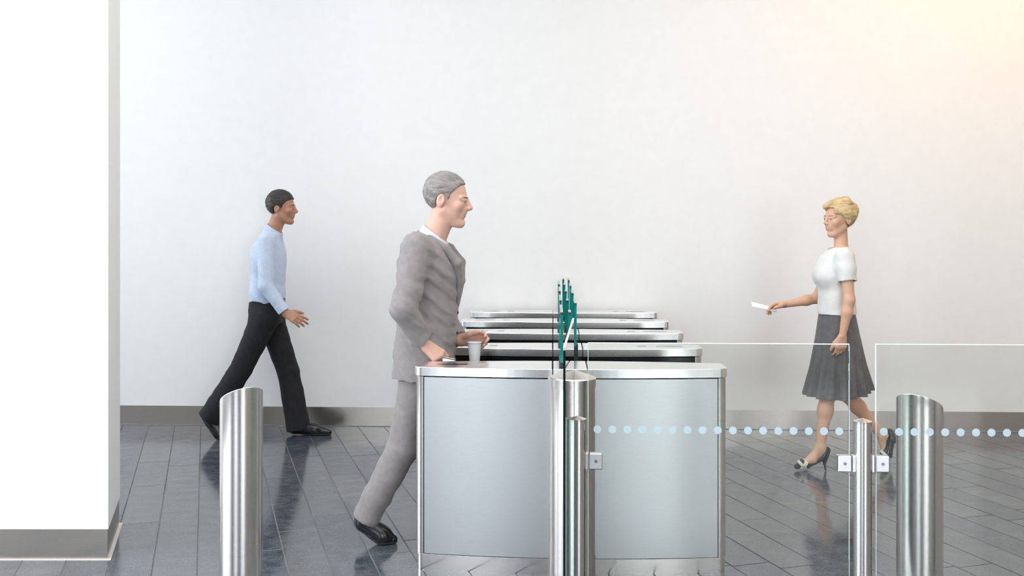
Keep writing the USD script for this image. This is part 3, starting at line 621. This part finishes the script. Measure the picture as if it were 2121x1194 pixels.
# --- young man in a pale blue shirt, striding right in front of the back wall
def young_man():
    p = Person(555, 7.25, 1, 'dark-haired person in pale blue shirt and black trousers striding right along the back wall'); P = p.P
    C = P(585, 431, 0); M = rotm(math.radians(3), 0); sc = 1.0
    neck0, neck1 = P(566, 482), P(577, 452)
    shN, elN, wrN = P(556, 497, .17), P(553, 592, .21), P(593, 648, .20)
    shF, elF, wrF = P(558, 497, -.17), P(540, 590, -.20), P(528, 652, -.17)
    hipN, knN, anN = P(552, 655, .085), P(500, 765, .085), P(434, 868, .085)
    hipF, knF, anF = P(556, 655, -.085), P(597, 770, -.08), P(618, 880, -.08)
    B = Field((-.52, -.36, 0), (.48, .36, 1.85), .005)
    B.loft([(.88, -.005, 0, .09, .14), (1.0, -.005, 0, .09, .14), (1.15, 0, 0, .09, .135), (1.32, .005, 0, .10, .155), (1.42, .01, 0, .08, .15), (1.48, .03, 0, .045, .08)], .03)
    B.cone(neck0, neck1, .055, .053, .03); T = head(B, C, M, sc)
    for a, b, c in ((shN, elN, wrN), (shF, elF, wrF)): B.chain([a, b, c], [.045, .036, .026], .02)
    leg(B, hipN, knN, anN); leg(B, hipF, knF, anF)
    for an, f in ((anN, P(452, 895, .085)), (anF, P(655, 893, -.08))): B.chain([an, f], [.034, .026], .02)
    hand(B, wrN, (.86, .05, -.42), (.2, .9, .35), (.5, -.1, .85), (.22, .3, .25), 1.0, spread=.14, thumb=(.7, .6, -.35)); hand(B, wrF, (.1, 0, -1), (-.1, -.95, 0), (1, 0, 0), (.3, .4, .3), 1.0)
    p.part('body', B, 'skin_tan'); face_parts(p, T, M, sc, 'iris_brown', 'lip_brown', 'brow_black')
    p.part('hair', hair(C, M, sc, ((-.14, -.06), (-.05, -.05), (-.04, .0), (-.02, .02), (.006, .01), (.012, -.005), (.022, .025), (.045, .05), (.075, .066), (.12, .07)), .013, ripple=.004, seed=5), 'hair_black')
    S = Field((-.32, -.36, .90), (.32, .36, 1.60), .0048)
    S.loft([(.98, -.005, 0, .118, .158), (1.05, -.005, 0, .125, .165), (1.16, 0, 0, .118, .158), (1.30, .004, 0, .122, .175), (1.40, .006, 0, .105, .175), (1.45, .018, 0, .082, .14), (1.49, .032, 0, .066, .085)], .0)
    cuffs = []
    for s_, (a, b, c) in ((1, (shN, elN, wrN)), (-1, (shF, elF, wrF))):
        S.sleeve(a, b, b + (c - b) * .95, .062, .053, .040, .032)
        w = b + (c - b) * .95; g = Field(w - .09, w + .09, .003); axw = (c - b) / np.linalg.norm(c - b); g.cone(w - axw * .055, w + axw * .0, .0445, .0425, 0)
        g.where(lambda Q: np.maximum((Q - w) @ axw, -.055 - (Q - w) @ axw)); g.cone(w - axw * .03, w + axw * .05, .032, .032, 0, 'cut'); cuffs.append(g)
    ax = (neck1 - neck0) / np.linalg.norm(neck1 - neck0); S.cone(neck0 - ax * .02, neck0 + ax * .02, .074, .071, .012); c1 = neck0 + ax * .035
    S.where(lambda Q: np.where(np.abs(Q[..., 2] - c1[2]) < .13, (Q - c1) @ (ax * .8 + np.array([.22, 0, 0])), -1)); S.cone(neck0 + ax * .02, neck0 + ax * .2, .0575, .0575, .002, 'cut')
    S.ripple(.005, (6, 6, 15), 21, shear=[[0, 0, 3], [0, 0, 2], [12, 0, 0]]); sh = p.part('shirt', S, 'shirt_blue')
    for g in cuffs: p.part('cuff', g, 'shirt_blue', sh)
    trousers(p, [(.84, -.005, 0, .115, .158), (.93, -.01, 0, .122, .16), (1.0, -.006, 0, .122, .16), (1.015, -.005, 0, .120, .158)], [(hipN, knN, anN + (0, 0, -.0), (.103, .078, .086)), (hipF, knF, anF + (0, 0, -.03), (.103, .078, .088))], 'black_cloth', seed=9)
    r = [lathe([(1.0, 0)], 0, 0)] if False else None
    th = np.linspace(0, 2 * np.pi, 64, endpoint=False); e = lambda rf, rs, z: np.stack([-.005 + rf * np.cos(th), rs * np.sin(th), 0 * th + z], 1)
    v = np.vstack([e(.118, .156, .985), e(.1265, .1645, .987), e(.1265, .1645, 1.018), e(.118, .156, 1.02)]); f = [(k * 64 + i, k * 64 + (i + 1) % 64, ((k + 1) % 4) * 64 + (i + 1) % 64) for k in range(4) for i in range(64)] + [(k * 64 + i, ((k + 1) % 4) * 64 + (i + 1) % 64, ((k + 1) % 4) * 64 + i) for k in range(4) for i in range(64)]
    p.part('belt', (v, np.array(f)), 'belt_black')
    g0 = lambda a: np.array(a) * (1, 1, 0)
    shoe(p, P(420, 872, .085), g0(P(452, 900, .085)), g0(P(478, 900, .085)), anN, 'leather_black'); shoe(p, g0(P(603, 905, -.08)), g0(P(652, 905, -.08)), g0(P(688, 905, -.08)), anF, 'leather_black')
young_man()

# --- blond woman in a white blouse and grey skirt, walking left
def woman():
    p = Person(1733, 6.31, -1, 'blond person in white blouse, grey skirt and black heels walking left behind glass fence'); P = p.P
    C = P(1737, 454, 0); M = rotm(math.radians(2), math.radians(22)); sc = .98
    neck0, neck1 = P(1742, 512), P(1741, 476)
    shN, elN, wrN = P(1752, 532, .155), P(1762, 622, .20), P(1748, 695, .20)
    shF, elF, wrF = P(1728, 530, -.155), P(1690, 618, -.21), P(1627, 631, -.19)
    hipN, knN, anN = P(1728, 700, .075), P(1716, 815, .075), P(1700, 926, .075)
    hipF, knF, anF = P(1738, 700, -.075), P(1752, 815, -.07), P(1823, 900, -.07)
    B = Field((-.40, -.32, 0), (.44, .32, 1.78), .0045)
    B.loft([(.80, 0, 0, .085, .12), (.90, -.005, 0, .09, .125), (1.03, .0, 0, .078, .11), (1.15, .005, 0, .085, .12), (1.24, .02, 0, .108, .135), (1.34, .005, 0, .082, .135), (1.40, -.01, 0, .05, .08)], .03)
    for s_ in (-1, 1): B.ball((.055, s_ * .06, 1.215), .06, .03)
    B.cone(neck0, neck1, .043, .041, .03); T = head(B, C, M, sc, .85, .85)
    for a, b, c in ((shN, elN, wrN), (shF, elF, wrF)): B.chain([a, b, b + (c - b) * .35, c], [.041, .033, .033, .021], .02)
    leg(B, hipN, knN, anN, (.062, .050, .05, .0275)); leg(B, hipF, knF, anF, (.062, .050, .05, .0275))
    B.chain([anN + (-.012, 0, .0), P(1706, 946, .075)], [.027, .026], .02); B.chain([anN + (0, 0, -.005), P(1684, 952, .075), P(1666, 963, .075)], [.028, .027, .022], .02)
    B.chain([anF, P(1836, 902, -.07)], [.026, .024], .02); B.chain([anF, P(1830, 936, -.07)], [.027, .022], .02)
    hand(B, wrN, (.10, -.05, -1), (-.15, .95, 0), (1, .25, 0), (.35, .45, .35), .90, thumb=(.75, .5, -.2)); hand(B, wrF, (.97, .05, -.12), (.1, -.55, .8), (.1, .85, .5), (.35, .45, .3), .90, thumb=(.8, .45, -.5))
    p.part('body', B, 'skin_light'); face_parts(p, T, M, sc, 'iris_blue', 'lip_pink', 'brow_blond')
    def bun(g, T):
        g.ball(T(-.105, 0, .055), np.array((.042, .05, .05)), .02); g.cone(T(.075, -.03, .085), T(-.03, .045, .115), .018, .028, .025); g.cone(T(.06, .055, .05), T(-.06, .074, .02), .014, .022, .02)
    p.part('hair', hair(C, M, sc, ((-.14, -.045), (-.05, -.06), (-.035, -.02), (-.02, .0), (.0, .0), (.02, .02), (.04, .05), (.07, .075), (.12, .08)), .017, bun, .004, 8), 'hair_blond')
    S = Field((-.25, -.34, .93), (.30, .34, 1.48), .0045)
    S.loft([(.985, .0, 0, .115, .145), (1.03, .0, 0, .112, .142), (1.13, .004, 0, .106, .140), (1.23, .022, 0, .122, .152), (1.33, .006, 0, .102, .152), (1.385, -.006, 0, .072, .11), (1.41, -.014, 0, .058, .075)], .0)
    for s_ in (-1, 1): S.ball((.065, s_ * .06, 1.215), .064, .035)
    for a, b in ((shN, elN), (shF, elF)):
        e = a + (b - a) * .58; S.sleeve(a, a + (b - a) * .3, e, .060, .060, .059, .046)
    S.cone(neck0 + (.02, 0, -.0), neck0 + (.01, 0, .1), .062, .07, .006, 'cut'); S.ripple(.005, (7, 7, 12), 31, shear=[[0, 0, 2], [0, 0, 2], [8, 3, 0]]); p.part('blouse', S, 'blouse_white')
    # skirt: flared and pleated toward the hem
    n, rows = 220, []; th = np.linspace(0, 2 * np.pi, n, endpoint=False); ts = np.linspace(0, 1, 36)
    for t in ts:
        z = 1.035 + (.475 - 1.035) * t; cf = np.interp(t, (0, .4, 1), (0, -.006, -.005)); rf = np.interp(t, (0, .15, .4, .7, 1), (.098, .115, .138, .165, .205)); rs = np.interp(t, (0, .15, .4, .7, 1), (.132, .153, .175, .182, .188))
        fl = np.clip((t - .3) / .7, 0, 1) ** 1.3 * .017 * (np.cos(17 * th + .6 * np.sin(3 * th)) + .5 * np.sin(9 * th)); rows.append(np.stack([cf + (rf + fl) * np.cos(th), (rs + fl) * np.sin(th), z + .012 * t * np.cos(2 * th) - .02 * t * np.cos(th)], 1))
    inn = [r * (1, 1, 1) - np.stack([np.cos(th) * .004, np.sin(th) * .004, 0 * th], 1) for r in rows[::-1]]; R_ = rows + inn; v = np.vstack(R_); m = len(R_); f = []
    i = np.arange(n); j = (i + 1) % n
    for k in range(m):
        q = (k + 1) % m; f += [np.stack([k * n + i, q * n + j, k * n + j], 1), np.stack([k * n + i, q * n + i, q * n + j], 1)]
    sk = p.part('skirt', (v, np.vstack(f)), 'skirt_grey')
    e = lambda rf, rs, z: np.stack([rf * np.cos(th), rs * np.sin(th), 0 * th + z], 1); wb = np.vstack([e(.097, .124, 1.0), e(.109, .136, 1.002), e(.104, .131, 1.04), e(.097, .124, 1.042)])
    f = [np.stack([(k % 4) * n + i, (k % 4) * n + j, ((k + 1) % 4) * n + j], 1) for k in range(4)] + [np.stack([k * n + i, ((k + 1) % 4) * n + j, ((k + 1) % 4) * n + i], 1) for k in range(4)]
    p.part('waistband', (wb, np.vstack(f)), 'black_cloth', sk)
    def pump(heel_top, heel_bot, seat, ball, toe, line, tip):
        """Court shoe around the foot: seat, ball, toe centres; line: (forward, height) of the opening's edge."""
        pts = np.array([heel_top, heel_bot, seat, ball, toe]); lo, hi = pts.min(0) - .06, pts.max(0) + .06
        def shell(gr, h=.0026):
            g = Field(lo, hi, h); g.cone(seat, ball, .0305 + gr, .0345 + gr, .015); g.cone(ball, toe, .0345 + gr, .017 + gr, .015); g.cone(heel_top, seat, .026 + gr, .0305 + gr, .015); return g
        xs, us = zip(*sorted((a, b) for a, b in line)); g = shell(0); g.where(lambda Q: (Q[..., 2] - np.interp(Q[..., 0], xs, us)) * .8); g.where(lambda Q: tip[2] + .002 - Q[..., 2])
        s_ = p.part('shoe', g, 'leather_black')
        h = Field(lo, hi, .0022); h.chain([np.array(seat) + (-.008, 0, -.018), np.array(seat) * .45 + np.array(heel_bot) * .55, np.array(heel_bot) + (0, 0, .006)], [.022, .0085, .0058], .006); h.where(lambda Q: tip[2] + .0005 - Q[..., 2]); p.part('heel', h, 'leather_black', s_)
        c = shell(.0016); c.where(lambda Q: np.maximum(Q[..., 2] - np.interp(Q[..., 0], xs, us), tip[0] - .062 - Q[..., 0])); c.where(lambda Q: tip[2] + .001 - Q[..., 2]); p.part('toe_cap', c, 'patent_black', s_)
        for sl_ in (-.55, .9):
            b = shell(.0048); x0 = tip[0] - .058; b.where(lambda Q: np.abs(Q[..., 0] - x0 - sl_ * (Q[..., 2] - tip[2] - .03) + .0) - .013); b.where(lambda Q: tip[2] + .003 - Q[..., 2]); b.where(lambda Q: Q[..., 2] - np.interp(Q[..., 0], xs, us) - .006); p.part('bow', b, 'bow_cream', s_, label='cream bow strip across the toe')
    y = .075; g0 = lambda a: np.array([a[0], a[1], 0.0])
    pump(P(1713, 934, y), g0(P(1711.5, 970, y)), P(1707, 944, y), P(1669, 961.5, y), P(1653, 967.5, y), [tuple(P(a, b, y)[[0, 2]]) for a, b in ((1722, 920), (1714, 923), (1706, 937), (1692, 957), (1680, 960.5), (1670, 957), (1650, 940))], g0(P(1645, 970, y)))
    y = -.07; pump(P(1841, 896, y), P(1866, 920, y), P(1842, 907, y), P(1833, 940, y), P(1829, 955, y), [(-.5, 1.0), (.1, 1.0)], np.array([P(1824, 960, y)[0], y, P(1824, 966, y)[2]]))
    o = np.array(stage.GetPrimAtPath(p.root.GetPath()).GetAttribute('xformOp:translate').Get()); c = wrF + np.array([.155, .012, -.018])
    pap = thing('folded_paper', o + np.array([-c[0], -c[1], c[2]]), 0, label='slim pale paper slip held out in the forward hand of the blond person', cat='paper')
    m = np.vstack([[(-.075, y_, z_), (.09, y_, z_ * 1 + .0)] for y_ in (-.035, .035) for z_ in (-.0015, .0015)]); m = trimesh.convex.convex_hull(m); m.apply_transform(trimesh.transformations.rotation_matrix(math.radians(14), (0, 1, 0)) @ trimesh.transformations.rotation_matrix(math.radians(22), (1, 0, 0)))
    obj('sheet', m, 'paper_white', pap)
    m = trimesh.convex.convex_hull(np.vstack([[(-.07, y_, z_), (.088, y_, z_ + (.004 if y_ < 0 else 0))] for y_ in (-.033, .034) for z_ in (.0017, .0027)])); m.apply_transform(trimesh.transformations.rotation_matrix(math.radians(14), (0, 1, 0)) @ trimesh.transformations.rotation_matrix(math.radians(22), (1, 0, 0))); obj('folded_leaf', m, 'paper_white', pap)
woman()
